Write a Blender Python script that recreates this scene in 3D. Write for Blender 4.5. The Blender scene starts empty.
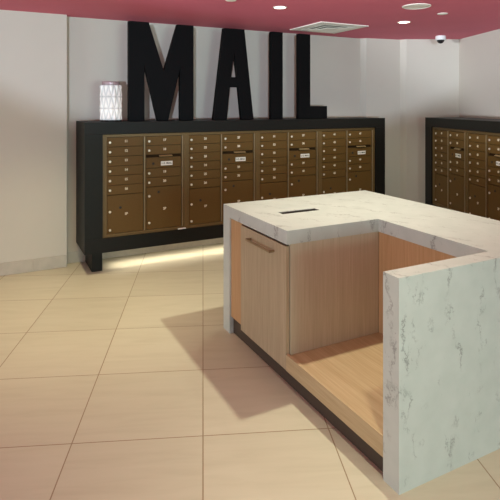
import bpy, bmesh, math, random
from mathutils import Vector, Matrix
random.seed(7)
scene = bpy.context.scene
COL = scene.collection
PI = math.pi

# ------------------------------------------------------------------ measures
EYE = 1.55
F_PX = 508.6
AX = (0.89041856, 0.45514259)            # world X seen from the camera (right, forward)
T = Vector((0.37127661, 0.92852231, 0))  # tile grid direction going away
N = Vector((0.92852231, -0.37127661, 0)) # tile grid direction going right
CEIL = 2.415

# ------------------------------------------------------------------ materials
def new_mat(name):
    m = bpy.data.materials.new(name); m.use_nodes = True
    nt = m.node_tree
    b = nt.nodes['Principled BSDF']
    return m, nt, b

def node(nt, kind, **kw):
    n = nt.nodes.new(kind)
    for k, v in kw.items():
        setattr(n, k, v)
    return n

def ramp(nt, stops):
    r = nt.nodes.new('ShaderNodeValToRGB')
    e = r.color_ramp.elements
    while len(e) > 1: e.remove(e[-1])
    e[0].position = stops[0][0]; e[0].color = stops[0][1]
    for p, c in stops[1:]:
        x = e.new(p); x.color = c
    return r

def c4(r, g, b): return (r, g, b, 1)
def g4(v): return (v, v, v, 1)

def plain(name, col, rough=0.5, metal=0.0, spec=0.5, noise=0.06, scale=30):
    m, nt, b = new_mat(name)
    tc = node(nt, 'ShaderNodeNewGeometry')
    nz = node(nt, 'ShaderNodeTexNoise'); nz.inputs['Scale'].default_value = scale
    nz.inputs['Detail'].default_value = 3
    nt.links.new(tc.outputs['Position'], nz.inputs['Vector'])
    lo = tuple(c * (1 - noise) for c in col) + (1,)
    hi = tuple(min(1, c * (1 + noise)) for c in col) + (1,)
    r = ramp(nt, [(0.3, lo), (0.7, hi)])
    nt.links.new(nz.outputs['Fac'], r.inputs['Fac'])
    nt.links.new(r.outputs['Color'], b.inputs['Base Color'])
    b.inputs['Roughness'].default_value = rough
    b.inputs['Metallic'].default_value = metal
    b.inputs['Specular IOR Level'].default_value = spec
    return m

def emit(name, col, strength, base=(0.8, 0.8, 0.8)):
    m, nt, b = new_mat(name)
    b.inputs['Base Color'].default_value = base + (1,)
    b.inputs['Emission Color'].default_value = col + (1,)
    b.inputs['Emission Strength'].default_value = strength
    return m

def mix(nt, kind, a, b_, fac=None, facv=1.0):
    n = node(nt, 'ShaderNodeMix', data_type='RGBA', blend_type=kind)
    n.inputs[0].default_value = facv
    if fac is not None: nt.links.new(fac, n.inputs[0])
    for sock, v in ((n.inputs[6], a), (n.inputs[7], b_)):
        if isinstance(v, tuple): sock.default_value = v
        else: nt.links.new(v, sock)
    return n.outputs[2]

def math_node(nt, op, a, b_=None):
    n = node(nt, 'ShaderNodeMath', operation=op)
    for i, v in enumerate((a, b_)):
        if v is None: continue
        if isinstance(v, (int, float)): n.inputs[i].default_value = v
        else: nt.links.new(v, n.inputs[i])
    return n.outputs[0]

def mat_floor():
    m, nt, b = new_mat('floor_tile')
    tc = node(nt, 'ShaderNodeTexCoord')
    sp = node(nt, 'ShaderNodeSeparateXYZ')
    nt.links.new(tc.outputs['Object'], sp.inputs[0])
    P = 0.598
    masks = []; cells = []
    for out, off in ((sp.outputs['X'], 0.0), (sp.outputs['Y'], 2.393)):
        u = math_node(nt, 'DIVIDE', math_node(nt, 'SUBTRACT', out, off), P)
        r = math_node(nt, 'ROUND', u)
        d = math_node(nt, 'ABSOLUTE', math_node(nt, 'SUBTRACT', u, r))
        masks.append(math_node(nt, 'LESS_THAN', d, 0.0042))
        cells.append(math_node(nt, 'FLOOR', u))
    grout = math_node(nt, 'MAXIMUM', masks[0], masks[1])
    cv = node(nt, 'ShaderNodeCombineXYZ')
    nt.links.new(cells[0], cv.inputs[0]); nt.links.new(cells[1], cv.inputs[1])
    wn = node(nt, 'ShaderNodeTexWhiteNoise', noise_dimensions='3D')
    nt.links.new(cv.outputs[0], wn.inputs['Vector'])
    # soft sedimentary streaks, shifted and turned per tile
    sc = node(nt, 'ShaderNodeVectorMath', operation='SCALE'); sc.inputs['Scale'].default_value = 9
    nt.links.new(wn.outputs['Color'], sc.inputs[0])
    ad = node(nt, 'ShaderNodeVectorMath', operation='ADD')
    nt.links.new(tc.outputs['Object'], ad.inputs[0]); nt.links.new(sc.outputs[0], ad.inputs[1])
    mp = node(nt, 'ShaderNodeMapping'); mp.inputs['Rotation'].default_value = (0, 0, 0.35)
    mp.inputs['Scale'].default_value = (1.0, 7.0, 1)
    nt.links.new(ad.outputs[0], mp.inputs['Vector'])
    nz = node(nt, 'ShaderNodeTexNoise'); nz.inputs['Scale'].default_value = 2.2
    nz.inputs['Detail'].default_value = 6; nz.inputs['Roughness'].default_value = 0.6
    nz.inputs['Distortion'].default_value = 0.6
    nt.links.new(mp.outputs[0], nz.inputs['Vector'])
    r = ramp(nt, [(0.28, c4(0.52, 0.475, 0.345)), (0.5, c4(0.555, 0.51, 0.375)), (0.75, c4(0.58, 0.535, 0.40))])
    nt.links.new(nz.outputs['Fac'], r.inputs['Fac'])
    tint = ramp(nt, [(0, g4(0.93)), (1, g4(1.0))])
    nt.links.new(wn.outputs['Value'], tint.inputs['Fac'])
    col = mix(nt, 'MULTIPLY', r.outputs['Color'], tint.outputs['Color'])
    col = mix(nt, 'MIX', col, c4(0.27, 0.19, 0.115), fac=grout)
    nt.links.new(col, b.inputs['Base Color'])
    b.inputs['Roughness'].default_value = 0.42
    b.inputs['Specular IOR Level'].default_value = 0.3
    return m

def mat_quartz():
    m, nt, b = new_mat('veined_quartz')
    g = node(nt, 'ShaderNodeNewGeometry')
    pos = g.outputs['Position']
    n1 = node(nt, 'ShaderNodeTexNoise'); n1.inputs['Scale'].default_value = 4.5
    n1.inputs['Detail'].default_value = 10; n1.inputs['Roughness'].default_value = 0.72
    nt.links.new(pos, n1.inputs['Vector'])
    # wandering hairline veins that run up the stone, broken into fragments
    spx = node(nt, 'ShaderNodeSeparateXYZ'); nt.links.new(pos, spx.inputs[0])
    wob = node(nt, 'ShaderNodeMapping'); wob.inputs['Scale'].default_value = (1, 1, 0.8)
    nt.links.new(pos, wob.inputs['Vector'])
    lines = []
    for sc_, det, amp, freq, off, wid, m0, m1, msc in ((3.0, 8, 1.7, 3.6, 0.0, 0.020, 0.46, 0.58, 9.0), (5.5, 9, 2.2, 3.0, 3.3, 0.015, 0.52, 0.62, 14.0), (2.2, 10, 2.6, 5.0, 7.7, 0.014, 0.50, 0.60, 11.0)):
        nw = node(nt, 'ShaderNodeTexNoise', noise_dimensions='4D'); nw.inputs['Scale'].default_value = sc_
        nw.inputs['Detail'].default_value = det; nw.inputs['Roughness'].default_value = 0.74; nw.inputs['W'].default_value = off
        nt.links.new(wob.outputs[0], nw.inputs['Vector'])
        u = math_node(nt, 'ADD', math_node(nt, 'MULTIPLY', spx.outputs['X'], freq), math_node(nt, 'MULTIPLY', spx.outputs['Y'], freq * 0.6))
        u = math_node(nt, 'ADD', u, math_node(nt, 'MULTIPLY', nw.outputs['Fac'], amp))
        d = math_node(nt, 'ABSOLUTE', math_node(nt, 'SUBTRACT', math_node(nt, 'FRACT', u), 0.5))
        lr = ramp(nt, [(0.0, g4(1)), (wid * 0.5, g4(0.8)), (wid * 1.7, g4(0))])
        nt.links.new(d, lr.inputs['Fac'])
        nm = node(nt, 'ShaderNodeTexNoise', noise_dimensions='4D'); nm.inputs['Scale'].default_value = msc
        nm.inputs['Detail'].default_value = 4; nm.inputs['W'].default_value = off + 1.5
        nt.links.new(pos, nm.inputs['Vector'])
        mk = ramp(nt, [(m0, g4(0)), (m1, g4(1))])
        nt.links.new(nm.outputs['Fac'], mk.inputs['Fac'])
        lines.append(math_node(nt, 'MULTIPLY', lr.outputs['Color'], mk.outputs['Color']))
    vein = math_node(nt, 'MAXIMUM', math_node(nt, 'MAXIMUM', lines[0], lines[1]), lines[2])
    vein = math_node(nt, 'MULTIPLY', vein, 0.74)
    n3 = node(nt, 'ShaderNodeTexNoise'); n3.inputs['Scale'].default_value = 11
    n3.inputs['Detail'].default_value = 6
    nt.links.new(pos, n3.inputs['Vector'])
    br = ramp(nt, [(0.3, c4(0.46, 0.485, 0.445)), (0.52, c4(0.49, 0.51, 0.47)), (0.75, c4(0.515, 0.535, 0.495))])
    nt.links.new(n3.outputs['Fac'], br.inputs['Fac'])
    col = mix(nt, 'MIX', br.outputs['Color'], c4(0.17, 0.165, 0.155), fac=vein)
    nt.links.new(col, b.inputs['Base Color'])
    b.inputs['Roughness'].default_value = 0.38
    b.inputs['Specular IOR Level'].default_value = 0.4
    return m

def mat_wood(name, grain, dark, light):
    """oak veneer; grain = world axis the fibres run along"""
    m, nt, b = new_mat(name)
    g = node(nt, 'ShaderNodeNewGeometry')
    s1 = [55.0, 55.0, 55.0]; s1[grain] = 1.8
    mp = node(nt, 'ShaderNodeMapping'); mp.inputs['Scale'].default_value = s1
    nt.links.new(g.outputs['Position'], mp.inputs['Vector'])
    n1 = node(nt, 'ShaderNodeTexNoise'); n1.inputs['Scale'].default_value = 1.0
    n1.inputs['Detail'].default_value = 7; n1.inputs['Roughness'].default_value = 0.62
    n1.inputs['Distortion'].default_value = 0.7
    nt.links.new(mp.outputs[0], n1.inputs['Vector'])
    s2 = [160.0, 160.0, 160.0]; s2[grain] = 5.0
    mp2 = node(nt, 'ShaderNodeMapping'); mp2.inputs['Scale'].default_value = s2
    nt.links.new(g.outputs['Position'], mp2.inputs['Vector'])
    n2 = node(nt, 'ShaderNodeTexNoise'); n2.inputs['Scale'].default_value = 1.0
    n2.inputs['Detail'].default_value = 3
    nt.links.new(mp2.outputs[0], n2.inputs['Vector'])
    f = math_node(nt, 'ADD', math_node(nt, 'MULTIPLY', n1.outputs['Fac'], 0.65),
                  math_node(nt, 'MULTIPLY', n2.outputs['Fac'], 0.35))
    md = tuple((a + c) / 2 for a, c in zip(dark, light))
    r = ramp(nt, [(0.33, dark + (1,)), (0.5, md + (1,)), (0.66, light + (1,))])
    nt.links.new(f, r.inputs['Fac'])
    nt.links.new(r.outputs['Color'], b.inputs['Base Color'])
    b.inputs['Roughness'].default_value = 0.5
    b.inputs['Specular IOR Level'].default_value = 0.3
    bp = node(nt, 'ShaderNodeBump'); bp.inputs['Strength'].default_value = 0.05
    nt.links.new(n2.outputs['Fac'], bp.inputs['Height'])
    nt.links.new(bp.outputs[0], b.inputs['Normal'])
    return m

M = {}
M['floor'] = mat_floor()
M['quartz'] = mat_quartz()
M['oak'] = mat_wood('oak_upright', 2, (0.335, 0.25, 0.155), (0.45, 0.345, 0.225))
M['oak_grey'] = mat_wood('oak_greyed', 2, (0.44, 0.37, 0.26), (0.54, 0.465, 0.34))
M['oak_along'] = mat_wood('oak_lengthwise', 1, (0.38, 0.265, 0.135), (0.51, 0.38, 0.225))
M['oak_warm'] = mat_wood('oak_warm', 2, (0.40, 0.22, 0.10), (0.52, 0.31, 0.16))
M['wall'] = plain('wall_paint', (0.555, 0.51, 0.435), 0.75, noise=0.012, scale=3)
M['ceiling'] = plain('ceiling_paint', (0.66, 0.16, 0.22), 0.7, noise=0.02, scale=3, spec=0.2)
M['base'] = plain('baseboard_tile', (0.46, 0.41, 0.34), 0.5, noise=0.06, scale=14)
M['black'] = plain('black_laminate', (0.008, 0.0074, 0.006), 0.5, spec=0.2, noise=0.1, scale=40)
M['letter'] = plain('black_letter_paint', (0.003, 0.003, 0.0035), 0.6, spec=0.1, noise=0.1, scale=40)
M['bronze'] = plain('bronze_paint', (0.115, 0.062, 0.016), 0.5, metal=0.1, spec=0.22, noise=0.05, scale=60)
M['bronze_trim'] = plain('bronze_trim', (0.145, 0.09, 0.034), 0.42, metal=0.15, spec=0.3, noise=0.05, scale=60)
M['bronze_dark'] = plain('bronze_gap', (0.035, 0.020, 0.008), 0.7, spec=0.08)
M['slot_lip'] = plain('slot_hood_bronze', (0.42, 0.30, 0.15), 0.3, metal=0.4)
M['silver'] = plain('lock_silver', (0.74, 0.68, 0.57), 0.35, metal=0.25)
M['ivory'] = plain('number_ivory', (0.68, 0.60, 0.46), 0.6)
M['label'] = plain('label_white', (0.82, 0.80, 0.74), 0.5, noise=0.02)
M['ink'] = plain('label_ink', (0.05, 0.05, 0.05), 0.6)
M['hole'] = plain('keyhole_dark', (0.01, 0.008, 0.006), 0.6)
M['plinth'] = plain('plinth_dark_brown', (0.055, 0.035, 0.024), 0.55)
M['handle'] = plain('handle_bronze', (0.27, 0.175, 0.09), 0.4, metal=0.4)
M['fixture'] = plain('fixture_cream', (0.84, 0.80, 0.70), 0.55, noise=0.02)
M['fixture_dark'] = plain('fixture_shadow', (0.34, 0.31, 0.26), 0.7)
M['slot_dark'] = plain('slot_dark', (0.07, 0.062, 0.05), 0.6)
M['glint'] = plain('glint_strip', (0.30, 0.23, 0.14), 0.35, metal=0.3)  # lighter bronze standing in for highlight lines on the mullions
M['camera_white'] = plain('camera_white', (0.80, 0.80, 0.78), 0.4, noise=0.02)
M['camera_dome'] = plain('camera_dome', (0.012, 0.012, 0.014), 0.08)
M['lens'] = emit('downlight_lens', (1.0, 0.93, 0.80), 6.0)
M['led'] = emit('led_strip', (1.0, 0.80, 0.48), 6.0)
M['lid'] = plain('lid_mauve', (0.40, 0.29, 0.30), 0.35, metal=0.2)

def mat_shade():
    m, nt, b = new_mat('lantern_glass')
    g = node(nt, 'ShaderNodeTexCoord')
    sp = node(nt, 'ShaderNodeSeparateXYZ'); nt.links.new(g.outputs['Object'], sp.inputs[0])
    z = math_node(nt, 'DIVIDE', math_node(nt, 'SUBTRACT', sp.outputs['Z'], 0.015), 0.33)
    r = ramp(nt, [(0.0, g4(0.4)), (0.10, g4(0.85)), (0.28, g4(1.0)), (0.62, g4(0.5)), (1.0, g4(0.25))])
    nt.links.new(z, r.inputs['Fac'])
    u = math_node(nt, 'MULTIPLY', math_node(nt, 'DIVIDE', math_node(nt, 'ARCTAN2', sp.outputs['Y'], sp.outputs['X']), 2*PI), 11.0)
    v = math_node(nt, 'MULTIPLY', z, 1.5)
    ds = []
    for op in ('ADD', 'SUBTRACT'):
        f = math_node(nt, 'FRACT', math_node(nt, 'ADD', math_node(nt, op, u, v), 50.0))
        ds.append(math_node(nt, 'SUBTRACT', 1.0, math_node(nt, 'MULTIPLY', math_node(nt, 'ABSOLUTE', math_node(nt, 'SUBTRACT', f, 0.5)), 2.0)))
    d = math_node(nt, 'MINIMUM', ds[0], ds[1])
    t3 = math_node(nt, 'MULTIPLY', z, 3.0)
    seam = math_node(nt, 'MULTIPLY', math_node(nt, 'ABSOLUTE', math_node(nt, 'SUBTRACT', t3, math_node(nt, 'ROUND', t3))), 3.0)
    d = math_node(nt, 'MINIMUM', d, seam)
    r2 = ramp(nt, [(0.0, c4(0.50, 0.51, 0.515)), (0.25, c4(0.70, 0.71, 0.70)), (0.6, c4(0.84, 0.83, 0.81))])
    nt.links.new(d, r2.inputs['Fac'])
    nt.links.new(r2.outputs['Color'], b.inputs['Base Color'])
    b.inputs['Roughness'].default_value = 0.2
    ec = mix(nt, 'MULTIPLY', r2.outputs['Color'], c4(1.0, 0.92, 0.78))
    nt.links.new(ec, b.inputs['Emission Color'])
    nt.links.new(math_node(nt, 'MULTIPLY', r.outputs['Color'], 0.42), b.inputs['Emission Strength'])
    return m
M['shade'] = mat_shade()

# ------------------------------------------------------------------ mesh helpers
def bm_box(bm, x0, x1, y0, y1, z0, z1):
    vs = [bm.verts.new(p) for p in ((x0,y0,z0),(x1,y0,z0),(x1,y1,z0),(x0,y1,z0),(x0,y0,z1),(x1,y0,z1),(x1,y1,z1),(x0,y1,z1))]
    for f in ((3,2,1,0),(4,5,6,7),(0,1,5,4),(1,2,6,5),(2,3,7,6),(3,0,4,7)):
        bm.faces.new([vs[i] for i in f])

def bevel_all(bm, w, seg=2, ang=0.5):
    ed = [e for e in bm.edges if len(e.link_faces) == 2 and e.calc_face_angle(0) > ang]
    bmesh.ops.bevel(bm, geom=ed, offset=w, segments=seg, affect='EDGES', profile=0.5)

def mesh_of(bm, name, mat, smooth=False):
    bmesh.ops.recalc_face_normals(bm, faces=bm.faces)
    me = bpy.data.meshes.new(name); bm.to_mesh(me); bm.free()
    me.materials.append(mat)
    if smooth:
        for p in me.polygons: p.use_smooth = True
    return me

def link(name, me, parent=None, loc=(0, 0, 0), rotz=0):
    o = bpy.data.objects.new(name, me); COL.objects.link(o)
    o.location = loc; o.rotation_euler = (0, 0, rotz)
    if parent is not None: o.parent = parent
    return o

def box_mesh(name, mat, x0, x1, y0, y1, z0, z1, bev=0.0, seg=2):
    bm = bmesh.new(); bm_box(bm, x0, x1, y0, y1, z0, z1)
    if bev: bevel_all(bm, bev, seg)
    return mesh_of(bm, name, mat)

def box(name, mat, x0, x1, y0, y1, z0, z1, parent=None, bev=0.0, seg=2):
    return link(name, box_mesh(name, mat, x0, x1, y0, y1, z0, z1, bev, seg), parent)

def lathe_mesh(name, mat, prof, seg=32, axis='z', cap=True):
    """prof = [(r, h)]; axis 'z' or '-y' (h grows towards -y)"""
    bm = bmesh.new(); rings = []
    for r, h in prof:
        ring = []
        for i in range(seg):
            a = 2 * PI * i / seg
            p = (r*math.cos(a), r*math.sin(a), h) if axis == 'z' else (r*math.cos(a), -h, r*math.sin(a))
            ring.append(bm.verts.new(p))
        rings.append(ring)
    for a, b in zip(rings, rings[1:]):
        for i in range(seg):
            bm.faces.new((a[i], a[(i+1) % seg], b[(i+1) % seg], b[i]))
    if cap:
        bm.faces.new(rings[0][::-1]); bm.faces.new(rings[-1])
    return mesh_of(bm, name, mat)

def poly_prism(name, mat, outer, holes, z0, z1, bev=0.0, plane='xy'):
    """flat polygon with holes, extruded; plane 'xy' extrudes z, 'xz' extrudes y"""
    bm = bmesh.new()
    def pt(p, h): return (p[0], p[1], h) if plane == 'xy' else (p[0], h, p[1])
    edges = []
    for loop in [outer] + holes:
        vs = [bm.verts.new(pt(p, z0)) for p in loop]
        for i in range(len(vs)): edges.append(bm.edges.new((vs[i], vs[(i+1) % len(vs)])))
    bmesh.ops.triangle_fill(bm, edges=edges, use_beauty=True)
    bmesh.ops.dissolve_limit(bm, angle_limit=0.01, verts=bm.verts, edges=bm.edges) if not holes else None
    r = bmesh.ops.extrude_face_region(bm, geom=bm.faces[:])
    d = Vector(pt((0, 0), z1)) - Vector(pt((0, 0), z0))
    bmesh.ops.translate(bm, verts=[g for g in r['geom'] if isinstance(g, bmesh.types.BMVert)], vec=d)
    bmesh.ops.recalc_face_normals(bm, faces=bm.faces)
    if bev: bevel_all(bm, bev, 2)
    return mesh_of(bm, name, mat)

def text_mesh(s, size, mat, bold=0.0):
    """lettering standing in the xz plane, facing -y, centred on the origin"""
    cu = bpy.data.curves.new('lettering', 'FONT'); cu.body = s; cu.size = size
    cu.align_x = 'CENTER'; cu.align_y = 'CENTER'; cu.extrude = 0.0006; cu.offset = bold
    cu.resolution_u = 2
    ob = bpy.data.objects.new('lettering', cu); COL.objects.link(ob)
    dg = bpy.context.evaluated_depsgraph_get()
    me = bpy.data.meshes.new_from_object(ob.evaluated_get(dg))
    bpy.data.objects.remove(ob); bpy.data.curves.remove(cu)
    me.transform(Matrix.Rotation(PI/2, 4, 'X'))
    me.materials.clear(); me.materials.append(mat)
    return me

def thing(name, label, cat, loc=(0, 0, 0), rotz=0, group=None):
    o = link(name, None, None, loc, rotz)
    return tag(o, label, cat, group)

def tag(o, label, cat, group=None):
    o['label'] = label; o['category'] = cat
    if group: o['group'] = group
    return o

def struct(o):
    o['kind'] = 'structure'; return o

# ------------------------------------------------------------------ the room
TH = math.atan2(N.y, N.x)
bm = bmesh.new(); bm_box(bm, -5.0, 4.2, -3.2, 7.4, -0.1, 0)
fl = struct(link('floor', mesh_of(bm, 'floor', M['floor']), None, (0, 0, 0), TH))
fl['label'] = 'cream stone tile floor with thin brown joints'
bm = bmesh.new(); bm_box(bm, -5.0, 4.2, -3.2, 7.4, CEIL, CEIL + 0.1)
struct(link('ceiling', mesh_of(bm, 'ceiling', M['ceiling']), None, (0, 0, 0), TH))

def wall_prism(name, pts):
    me = poly_prism(name, M['wall'], pts, [], 0, CEIL)
    return struct(link(name, me))
YL, YB = 5.14, 5.24
wall_prism('wall_left', [(-3.6, YL), (0.655, YL), (0.655, YB + 0.2), (-3.6, YB + 0.2)])
wall_prism('wall_back', [(0.655, YB), (4.29, YB), (4.29, YB + 0.2), (0.655, YB + 0.2)])
wall_prism('trim_1', [(4.29, YB + 0.2), (4.29, YB), (4.335, 5.172), (4.835, 5.093), (4.875, 5.017), (5.1, 5.44)])
cor = Vector((5.498, 4.71, 0))
wall_prism('wall_right_back', [(4.875, 5.017), (cor.x, cor.y), (5.72, 5.10), (5.1, 5.44)])
q = cor - T * 8.2
wall_prism('wall_right', [(cor.x, cor.y), (q.x, q.y), (q.x + N.x*0.2, q.y + N.y*0.2), (5.72, 5.10)])

def baseboard(name, x0, x1, y, joint):
    bm = bmesh.new(); x = x1
    while x > x0:
        a = max(x0, x - (joint if x == x1 else 0.6))
        bm_box(bm, a + 0.0015, x - 0.0015, y - 0.012, y, 0.002, 0.115); x = a
    bevel_all(bm, 0.002, 1)
    return struct(link(name, mesh_of(bm, name, M['base'])))
baseboard('baseboard_left', -3.6, 0.655, YL, 0.30)
baseboard('baseboard_back', 0.656, 4.28, YB, 0.22)

# ------------------------------------------------------------------ mailbox units
UW, UH = 0.798, 0.947
PITCH = 0.0889
DT = 0.018                                 # door thickness
COL_X = ((0.042, 0.378), (0.407, 0.757))   # the two door columns in a unit
TOP = UH - 0.028
def frame_mesh():
    bm = bmesh.new()
    x = [0, COL_X[0][0]-0.004, COL_X[0][1]+0.004, COL_X[1][0]-0.004, COL_X[1][1]+0.004, UW]
    for a, b in ((0, 1), (2, 3), (4, 5)):
        bm_box(bm, x[a], x[b], -0.024, 0.02, 0, UH)
    for a, b in ((1, 2), (3, 4)):
        bm_box(bm, x[a], x[b], -0.024, 0.02, TOP + 0.003, UH)
        bm_box(bm, x[a], x[b], -0.024, 0.02, 0, 0.028)
    # raised outer beads
    bm_box(bm, 0, 0.012, -0.030, -0.024, 0, UH); bm_box(bm, UW-0.012, UW, -0.030, -0.024, 0, UH)
    bm_box(bm, 0.012, UW-0.012, -0.030, -0.024, UH-0.012, UH); bm_box(bm, 0.012, UW-0.012, -0.030, -0.024, 0, 0.010)
    return mesh_of(bm, 'frame', M['bronze_trim'])
def door_mesh(w, h):
    bm = bmesh.new(); bm_box(bm, 0, w, -DT, 0, 0, h); bevel_all(bm, 0.0025, 2)
    return mesh_of(bm, 'door', M['bronze'])
W1 = COL_X[0][1] - COL_X[0][0]; W2 = COL_X[1][1] - COL_X[1][0]
H_OUT = 1.45 * PITCH
H_PAR1 = TOP - 6 * PITCH - 0.03; H_PAR2 = TOP - 4 * PITCH - H_OUT - 0.03
SH = {
    'frame': frame_mesh(),
    'glint': box_mesh('glint_strip', M['glint'], 0, 0.006, -0.0300, -0.0241, 0.03, TOP, 0.002, 2),
    'back': box_mesh('backing', M['bronze_dark'], 0.006, UW-0.006, 0.0015, 0.012, 0.006, UH-0.006),
    'd1': door_mesh(W1, PITCH - 0.0042), 'd2': door_mesh(W2, PITCH - 0.0042),
    'p1': door_mesh(W1, H_PAR1 - 0.004), 'p2': door_mesh(W2, H_PAR2 - 0.004),
    'out': door_mesh(W2, H_OUT - 0.030),
    'lock': lathe_mesh('lock', M['silver'], [(0.0112, 0), (0.0112, 0.005), (0.0098, 0.007), (0.003, 0.0072), (0.0026, 0.005)], 16, '-y'),
    'keyhole': lathe_mesh('keyhole', M['hole'], [(0.0125, 0), (0.0125, 0.0018), (0.009, 0.0024), (0.008, 0.001)], 14, '-y'),
    'plate': box_mesh('label_plate', M['label'], -0.058, 0.058, -0.0022, 0, -0.020, 0.020, 0.0008, 1),
    'slot': box_mesh('mail_slot', M['bronze_dark'], 0.004, W2-0.004, -0.006, 0.0, 0, 0.009, 0.001, 1),
}
bm = bmesh.new()
for a, b in (((0.0, 0.012), (0, 0)),):
    pass
pr = [(-0.0, -0.002), (-0.020, -0.008), (-0.023, -0.004), (-0.006, 0.006), (0.0, 0.006)]
rows = [[bm.verts.new((xx, yy, zz)) for yy, zz in pr] for xx in (-0.064, 0.064)]
for i in range(5):
    bm.faces.new((rows[0][i], rows[0][(i+1) % 5], rows[1][(i+1) % 5], rows[1][i]))
bm.faces.new(rows[0]); bm.faces.new(rows[1][::-1])
SH['hood'] = mesh_of(bm, 'slot_hood', M['slot_lip'])
SH['label_text'] = text_mesh('U.S. MAIL', 0.026, M['ink'], 0.0004)
NUM = {}
def num_mesh(s):
    if s not in NUM: NUM[s] = text_mesh(s, 0.030, M['ivory'], 0.0016)
    return NUM[s]

def make_unit(label, group, loc, rotz, k):
    u = thing('mailbox_unit', label, 'mailbox', loc, rotz, group)
    link('frame', SH['frame'], u)
    link('backing', SH['back'], u)
    for hx in (COL_X[0][1] + 0.006, COL_X[1][1] + 0.006): link('glint_strip', SH['glint'], u, (hx, 0, 0))  # highlight lines drawn as thin strips beside each door column
    def door(kind, me, x, z, w, h, locks, number, keyhole=None, numy=0.55):
        d = link(kind, me, u, (x, 0, z))
        for lx, lz in locks: link('lock', SH['lock'], d, (lx*w, -DT, lz*h))
        if number: link('number', num_mesh(number), d, (0.52*w, -DT-0.0008, numy*h))
        if keyhole: link('keyhole', SH['keyhole'], d, (keyhole[0]*w, -DT, keyhole[1]*h))
        return d
    h = PITCH - 0.0042
    for i in range(6):
        door('mailbox_door', SH['d1'], COL_X[0][0], TOP - (i+1)*PITCH + 0.003, W1, h, [(0.075, 0.46)], '%d' % (10*k + 1 + i), None, 0.56)
    door('parcel_door', SH['p1'], COL_X[0][0], 0.031, W1, H_PAR1, [(0.075, 0.56), (0.075, 0.09)], '1P', (0.36, 0.655), 0.48)
    z = TOP
    nn = 7
    for i in range(2):
        z -= PITCH; door('mailbox_door', SH['d2'], COL_X[1][0], z + 0.003, W2, h, [(0.085, 0.46)], '%d' % (10*k + nn), None, 0.56); nn += 1
    z -= H_OUT
    d = link('outgoing_mail_door', SH['out'], u, (COL_X[1][0], 0, z + 0.003))
    ho = H_OUT - 0.030
    link('mail_slot', SH['slot'], d, (0, 0, ho + 0.003))
    link('slot_hood', SH['hood'], d, (0.55*W2, -0.010, ho + 0.016))
    link('keyhole', SH['keyhole'], d, (0.20*W2, -DT, 0.42*ho))
    lp = link('label_plate', SH['plate'], d, (0.58*W2, -DT, 0.40*ho)); lp['label'] = 'white label reading U.S. MAIL'
    link('label_lettering', SH['label_text'], d, (0.58*W2, -DT-0.0030, 0.40*ho))
    for i in range(2):
        z -= PITCH; door('mailbox_door', SH['d2'], COL_X[1][0], z + 0.003, W2, h, [(0.085, 0.46)], '%d' % (10*k + nn), None, 0.56); nn += 1
    door('parcel_door', SH['p2'], COL_X[1][0], 0.031, W2, H_PAR2, [(0.085, 0.78), (0.085, 0.15)], '2P', (0.35, 0.865), 0.46)
    return u

# ------------------------------------------------------------------ black surrounds
def surround(label, loc, rotz, W, depth, left, nunits, legs, tail):
    """local x along the front, front face at y = 0"""
    s = thing('mailbox_cabinet', label, 'cabinet', loc, rotz)
    x1 = left + nunits*UW + 0.004
    Z0, Z1, zo0, zo1 = 0.20, 1.393, 0.331, 1.282
    box('top_panel', M['black'], 0, W, 0, depth, zo1 + 0.001, Z1, s, 0.003)
    box('bottom_panel', M['black'], 0, W, 0, depth, Z0, zo0 - 0.001, s, 0.003)
    box('side_panel', M['black'], 0, left - 0.002, 0, depth, zo0, zo1, s, 0.002)
    box('side_panel', M['black'], x1, W, 0, depth, zo0, zo1, s, 0.002)
    box('back_panel', M['black'], left, x1 - 0.002, 0.12, depth, zo0, zo1, s)
    for lx in legs:
        box('leg', M['black'], lx, lx + 0.095, 0.125, depth, 0, Z0 - 0.001, s, 0.002)
    return s
MX, MY = 0.755, 4.74
sur = surround('long black mailbox cabinet carrying the MAIL letters along the back wall', (MX, MY, 0), 0, 3.505, YB - MY - 0.001, 0.162, 4, (0.085, 3.32), 0)
box('light_strip', M['led'], 0.30, 3.25, 0.218, 0.232, 0.192, 0.199, sur)['label'] = 'warm glowing light strip'
names = ['first from the left, nearest the black cabinet end with a leg', 'second from the left, under the letter A',
         'third from the left, above the slot in the counter', 'rightmost in the long black cabinet']
names = ['bronze mailbox unit leftmost in the long black cabinet, below the letter M',
         'bronze mailbox unit below the letter A, second from the left in the long cabinet',
         'bronze mailbox unit below the letters I and L, third in the long cabinet',
         'bronze mailbox unit at the right end of the long cabinet, past the letter L']
units = []
for k in range(4):
    units.append(make_unit(names[k], 'bronze mailbox units in the long black cabinet', (MX + 0.163 + k*UW, MY + 0.045, 0.331), 0, k + 1))
box('label_strip', M['label'], 0.72, 0.80, -0.0330, -0.0302, 0.0005, 0.0115, units[0])['label'] = 'small white strip on the bottom trim'

RU, RT = 2.806, 6.218
ro = N*RU + T*RT
RA = math.atan2(-T.y, -T.x)
surround('black mailbox cabinet on the right wall, partly hidden by the stone counter', (ro.x, ro.y, 0), RA, 0.175 + 2*UW + 0.17, 0.50, 0.175, 2, (0.085, 1.75), 0)
rn = ['bronze mailbox unit in the right wall cabinet, left of the two and farther away',
      'bronze mailbox unit in the right wall cabinet, cut by the right photo edge']
for k in range(2):
    p = ro - T*(0.176 + k*UW) + N*0.045
    make_unit(rn[k], 'bronze mailbox units in the right wall cabinet', (p.x, p.y, 0.331), RA, k + 5)

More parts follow.
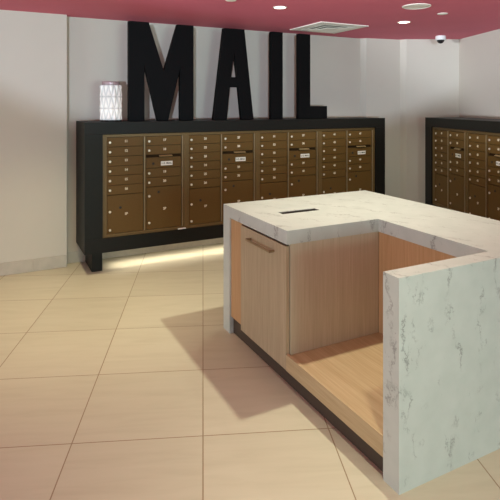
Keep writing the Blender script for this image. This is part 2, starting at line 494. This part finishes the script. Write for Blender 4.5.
# ------------------------------------------------------------------ MAIL letters
ZT = 1.3935
LH = 0.965
def letter(name, ch, x0, x1, outer, holes=()):
    w = x1 - x0
    sc = lambda L: [(a*w, b*LH) for a, b in L]
    me = poly_prism(name, M['letter'], sc(outer), [sc(h) for h in holes], -0.03, 0.03, 0.003, 'xz')
    o = link(name, me, None, (x0, 4.90, ZT))
    extra = {'M': 'beside the white lantern', 'A': 'between the M and the I', 'I': 'between A and L', 'L': 'rightmost of the four'}[ch]
    tag(o, 'tall black block letter %s on the mailbox cabinet, %s' % (ch, extra), 'letter', 'black MAIL letters')
letter('letter_m', 'M', 1.185, 1.845, [(0,0),(0,1),(.296,1),(.53,.51),(.741,1),(1,1),(1,0),(.785,0),(.785,.54),(.593,0),(.433,0),(.233,.56),(.233,0)])
letter('letter_a', 'A', 2.065, 2.535, [(0,0),(.253,1),(.765,1),(1,0),(.694,0),(.618,.357),(.40,.357),(.324,0)], [[(.512,.74),(.43,.468),(.588,.468)]])
letter('letter_i', 'I', 2.755, 2.90, [(0,0),(0,1),(1,1),(1,0)])
letter('letter_l', 'L', 3.11, 3.50, [(0,0),(0,1),(.40,1),(.40,.15),(1,.15),(1,0)])

# ------------------------------------------------------------------ lantern
def lantern():
    t = thing('lantern', 'glowing white lantern with a diamond relief left of the letter M', 'lantern', (1.022, 4.90, ZT))
    link('base', lathe_mesh('base', M['black'], [(0.098, 0), (0.100, 0.003), (0.100, 0.012), (0.095, 0.015)], 40), t)
    # shade: three tiers of pillowed diamonds
    n, tiers, R, H0, H1 = 11, 3, 0.092, 0.015, 0.345
    bm = bmesh.new(); rings = []
    steps, sub = 30, 8
    for j in range(steps + 1):
        v = j / steps; vt = (v * tiers) % 1.0 if v < 1 else 1.0
        ring = []
        for i in range(n * sub):
            a = 2*PI*i/(n*sub); u = (i / sub)
            p = abs(((u + v*tiers*0.5) % 1.0) - 0.5) * 2; p2 = abs(((u - v*tiers*0.5) % 1.0) - 0.5) * 2
            rr = R + 0.013*(min(1 - p, 1 - p2)) - 0.004*(1 if (abs(vt) < 0.06 or vt > 0.96) else 0)
            ring.append(bm.verts.new((rr*math.cos(a), rr*math.sin(a), H0 + v*(H1 - H0))))
        rings.append(ring)
    m_ = n*sub
    for a, b in zip(rings, rings[1:]):
        for i in range(m_): bm.faces.new((a[i], a[(i+1) % m_], b[(i+1) % m_], b[i]))
    bm.faces.new(rings[-1])
    link('shade', mesh_of(bm, 'shade', M['shade']), t)['label'] = 'white faceted shade'
    link('lid', lathe_mesh('lid', M['lid'], [(0.080, 0.346), (0.083, 0.350), (0.083, 0.368), (0.078, 0.378), (0.02, 0.379)], 36), t)['label'] = 'mauve metal lid'
lantern()

# ------------------------------------------------------------------ island
X0, X1 = 1.447, 2.70
YN, YF = 1.53, 3.236          # outer faces of the near and far stone ends
XI, YI = 2.09, 2.386          # inner corner of the notch
ZTOP, ZB = 0.861, 0.785
TN, TF = 0.092, 0.10
ct = thing('stone_countertop', 'pale veined stone counter top with two floor length waterfall ends', 'countertop', (X0, YN, 0))
def rel(me):
    me.transform(Matrix.Translation((-X0, -YN, 0))); return me
slot = [(1.645, 2.764), (1.928, 2.764), (1.928, 2.829), (1.645, 2.829)]
outer = [(X0, YF), (X0, YI), (XI, YI), (XI, YN + TN), (X0, YN + TN), (X0, YN), (X1, YN), (X1, YF)]
def mitre(me, top):
    """mitred joints between the top and the two waterfall ends"""
    for v in me.vertices:
        if top and v.co.z < ZB + 1e-4:
            if abs(v.co.y - YF) < 1e-4: v.co.y = YF - TF
            elif abs(v.co.y - YN) < 1e-4: v.co.y = YN + TN - 0.0002
        if not top and v.co.z > 0.5:
            if abs(v.co.y - (YF - TF)) < 1e-4 or abs(v.co.y - (YN + TN)) < 1e-4: v.co.z = ZB
    return me
link('top', rel(mitre(poly_prism('top', M['quartz'], outer, [slot], ZB, ZTOP), True)), ct)
link('waterfall_end', rel(mitre(box_mesh('waterfall_end', M['quartz'], X0, X1, YF - TF, YF, 0, ZTOP), False)), ct)
link('waterfall_end', rel(mitre(box_mesh('waterfall_end', M['quartz'], X0, X1, YN, YN + TN, 0, ZTOP), False)), ct)
bm = bmesh.new()
bm_box(bm, 1.645, 1.928, 2.764, 2.767, 0.66, ZTOP - 0.004); bm_box(bm, 1.645, 1.928, 2.826, 2.829, 0.66, ZTOP - 0.004)
bm_box(bm, 1.645, 1.648, 2.767, 2.826, 0.66, ZTOP - 0.004); bm_box(bm, 1.925, 1.928, 2.767, 2.826, 0.66, ZTOP - 0.004)
bm_box(bm, 1.645, 1.928, 2.764, 2.829, 0.655, 0.66)
link('slot_liner', rel(mesh_of(bm, 'slot_liner', M['slot_dark'])), ct)['label'] = 'dark slot let into the stone top'

cb = thing('oak_base_cabinet', 'pale oak cabinet with one door and an open knee space under the stone counter', 'cabinet', (X0, YN, 0))
def cpart(name, mat, *b, bev=0.0015, parent=cb):
    return link(name, rel(box_mesh(name, M[mat], *b, bev, 1)), parent)
ZC = ZB - 0.001
YE = YN + TN + 0.001            # carcass starts after the near stone end
DY0, DY1 = 2.398, 2.965
cpart('filler_strip', 'oak_warm', X0 + 0.012, X0 + 0.032, DY1 + 0.004, YF - TF - 0.001, 0.115, ZC)
door = cpart('door', 'oak', X0 + 0.002, X0 + 0.022, DY0, DY1, 0.092, 0.771)
cpart('side_panel', 'oak_grey', X0 + 0.026, XI + 0.008, YI + 0.006, YI + 0.026, 0.172, ZC)
cpart('back_panel', 'oak_warm', XI + 0.008, XI + 0.028, YE, YI + 0.004, 0.172, ZC)
cpart('side_panel', 'oak', X0 + 0.026, XI + 0.007, YE, YE + 0.018, 0.172, ZC)
cpart('shelf', 'oak_along', X0 + 0.021, X1 - 0.03, YE, YF - TF - 0.001, 0.150, 0.171)
cpart('rail', 'oak_along', X0, X0 + 0.020, YE, DY0 - 0.003, 0.092, 0.180)
cpart('plinth', 'plinth', X0 + 0.030, X1 - 0.06, YE, YF - TF - 0.001, 0.0, 0.149)
cpart('outer_panel', 'oak', X1 - 0.03, X1 - 0.01, YE, YF - TF - 0.001, 0.092, ZC)
# bar pull: flat bar on two posts
bm = bmesh.new()
bm_box(bm, X0 - 0.034, X0 - 0.026, 2.528, 2.828, 0.708, 0.720)
bm_box(bm, X0 - 0.027, X0 + 0.0021, 2.528, 2.540, 0.708, 0.720)
bm_box(bm, X0 - 0.027, X0 + 0.0021, 2.816, 2.828, 0.708, 0.720)
bevel_all(bm, 0.0015, 1)
link('handle', rel(mesh_of(bm, 'handle', M['handle'])), door)['label'] = 'bronze bar handle'

# ------------------------------------------------------------------ ceiling fixtures
def downlight(label, x, y, r):
    t = thing('downlight', label, 'ceiling light', (x, y, CEIL), 0, 'round downlights in the red ceiling')
    link('trim_ring', lathe_mesh('trim_ring', M['fixture'], [(r*0.8, -0.0005), (r, -0.0005), (r, -0.004), (r*0.82, -0.006), (r*0.80, -0.003)], 32, cap=False), t)
    link('lens', lathe_mesh('lens', M['lens'], [(r*0.80, -0.0006), (r*0.80, -0.003), (r*0.3, -0.0035)], 32), t)
downlight('round lit downlight in the ceiling between the vent and the letter A', 2.284, 3.885, 0.062)
downlight('round lit downlight in the ceiling just left of the dome camera', 3.842, 3.989, 0.068)
def cover(label, x, y, r):
    me = lathe_mesh('sprinkler_cover', M['fixture'], [(r, -0.0005), (r, -0.004), (r*0.9, -0.007), (r*0.2, -0.008)], 28)
    tag(link('sprinkler_cover', me, None, (x, y, CEIL)), label, 'ceiling cover', 'small round ceiling covers')
cover('small flat round cover in the ceiling right of the large speaker grille', 3.809, 3.453, 0.048)
cover('small round cover cut by the top photo edge, above the letter A', 1.765, 3.80, 0.045)
t = thing('ceiling_speaker', 'large round cream speaker grille in the red ceiling', 'speaker', (3.318, 3.295, CEIL))
link('rim', lathe_mesh('rim', M['fixture'], [(0.112, -0.0005), (0.122, -0.0005), (0.122, -0.005), (0.116, -0.008), (0.112, -0.005)], 40, cap=False), t)
link('grille', lathe_mesh('grille', M['fixture'], [(0.112, -0.0005), (0.112, -0.004), (0.07, -0.006), (0.01, -0.007)], 40), t)
# square diffuser
t = thing('ceiling_vent', 'square cream air vent with stepped louvres in the red ceiling', 'vent', (3.36, 4.655, CEIL))
def ring_mesh(name, mat, a, b, za, zb, th=0.003):
    """square cone ring from half size a at za to half size b at zb"""
    bm = bmesh.new()
    L = []
    for s, z in ((a, za), (b, zb), (b, zb + th), (a, za + th)):
        L.append([bm.verts.new(p) for p in ((-s,-s,z),(s,-s,z),(s,s,z),(-s,s,z))])
    for i in range(4):
        A, B = L[i], L[(i+1) % 4]
        for j in range(4): bm.faces.new((A[j], A[(j+1) % 4], B[(j+1) % 4], B[j]))
    return mesh_of(bm, name, mat)
link('frame', ring_mesh('frame', M['fixture'], 0.312, 0.225, -0.010, -0.012, 0.009), t)
link('backing', box_mesh('backing', M['fixture_dark'], -0.23, 0.23, -0.23, 0.23, -0.0015, -0.0005), t)
for a, b, z in ((0.215, 0.165, -0.016), (0.150, 0.100, -0.020)):
    link('louvre', ring_mesh('louvre', M['fixture'], a, b, z, z + 0.010), t)
link('centre_plate', box_mesh('centre_plate', M['fixture'], -0.08, 0.08, -0.08, 0.08, -0.022, -0.018, 0.001, 1), t)
# dome camera
t = thing('dome_camera', 'white dome security camera with a black dome under the ceiling', 'security camera', (5.02, 4.58, CEIL))
link('housing', lathe_mesh('housing', M['camera_white'], [(0.058, -0.0005), (0.062, -0.006), (0.064, -0.040), (0.058, -0.052), (0.046, -0.054)], 32), t)
pr = [(0.046, -0.0545)] + [(0.045*math.cos(a*PI/16), -0.055 - 0.042*math.sin(a*PI/16)) for a in range(1, 8)] + [(0.003, -0.0972)]
link('dome', lathe_mesh('dome', M['camera_dome'], pr, 28), t)['label'] = 'glossy black dome'

# ------------------------------------------------------------------ lights
def spot(x, y, power, col=(1, 0.84, 0.62), cone=120, blend=0.6, r=0.03, z=CEIL - 0.03, target=None):
    l = bpy.data.lights.new('spot_lamp', 'SPOT'); l.energy = power; l.color = col  # one name for ceiling downlights and the added fill spots
    l.spot_size = math.radians(cone); l.spot_blend = blend; l.shadow_soft_size = r
    o = bpy.data.objects.new('spot_lamp', l); COL.objects.link(o); o.location = (x, y, z)
    if target is not None:
        o.rotation_euler = (Vector(target) - Vector((x, y, z))).to_track_quat('-Z', 'Y').to_euler()
    return o
def area(loc, target, sx, sy, power, col, spread=180):
    l = bpy.data.lights.new('area_lamp', 'AREA'); l.shape = 'RECTANGLE'; l.size = sx; l.size_y = sy
    l.energy = power; l.color = col; l.spread = math.radians(spread)
    o = bpy.data.objects.new('area_lamp', l); COL.objects.link(o); o.location = loc
    o.rotation_euler = (Vector(target) - Vector(loc)).to_track_quat('-Z', 'Y').to_euler()
    return o
WARM = (1.0, 1.01, 0.80)
spot(2.07, 2.63, 138, WARM, 116, 0.9)
spot(1.12, 0.95, 105, WARM, 88, 1.0, 0.06)  # unseen spot added to brighten the near floor and stone edge
spot(2.284, 3.885, 22, WARM, 125, 0.8)
spot(3.842, 3.989, 45, WARM, 120, 0.6)
spot(0.4, 4.1, 130, (1.0, 0.93, 0.60), 84, 1.0, 0.06)  # unseen spot added to warm the left floor and lower wall
# strip under the cabinet
area((MX + 1.77, MY + 0.225, 0.19), (MX + 1.77, MY + 0.225, 0), 2.95, 0.03, 6, (1.0, 0.92, 0.78), 125)
# unseen fill lamps added behind and to the left, standing in for daylight
area((2.6, -4.2, 1.35), (2.2, 2.0, 0.8), 4.0, 1.4, 285, (0.66, 1.0, 0.96))
area((-8.5, 1.2, 0.75), (4.0, 2.6, 1.2), 3.0, 1.2, 235, (0.84, 0.97, 1.0))
# unseen spots added outside, aimed upward to brighten the upper walls
spot(-4.8, -9.7, 3600, (0.80, 0.97, 1.2), 35.2, 0.04, 0.15, 1.0, (2.75, 5.15, 6.3))
spot(-8.5, 0.5, 4000, (0.90, 1.0, 1.12), 23, 0.3, 0.2, 0.9, (5.5, 3.2, 3.8))

w = bpy.data.worlds.new('lobby_surroundings'); scene.world = w; w.use_nodes = True
bg = w.node_tree.nodes['Background']; bg.inputs[0].default_value = (0.86, 1.0, 0.98, 1); bg.inputs[1].default_value = 0.68

# ------------------------------------------------------------------ camera
cam = bpy.data.cameras.new('camera'); co = bpy.data.objects.new('camera', cam); COL.objects.link(co)
co.location = (0, 0, EYE)
co.rotation_euler = (PI/2, 0, -math.atan2(AX[1], AX[0]))
cam.sensor_width = 36; cam.lens = F_PX / 500 * 36; cam.shift_y = -(250 - 105) / 500
cam.clip_start = 0.05
scene.camera = co
scene.view_settings.view_transform = 'Standard'
scene.view_settings.look = 'None'
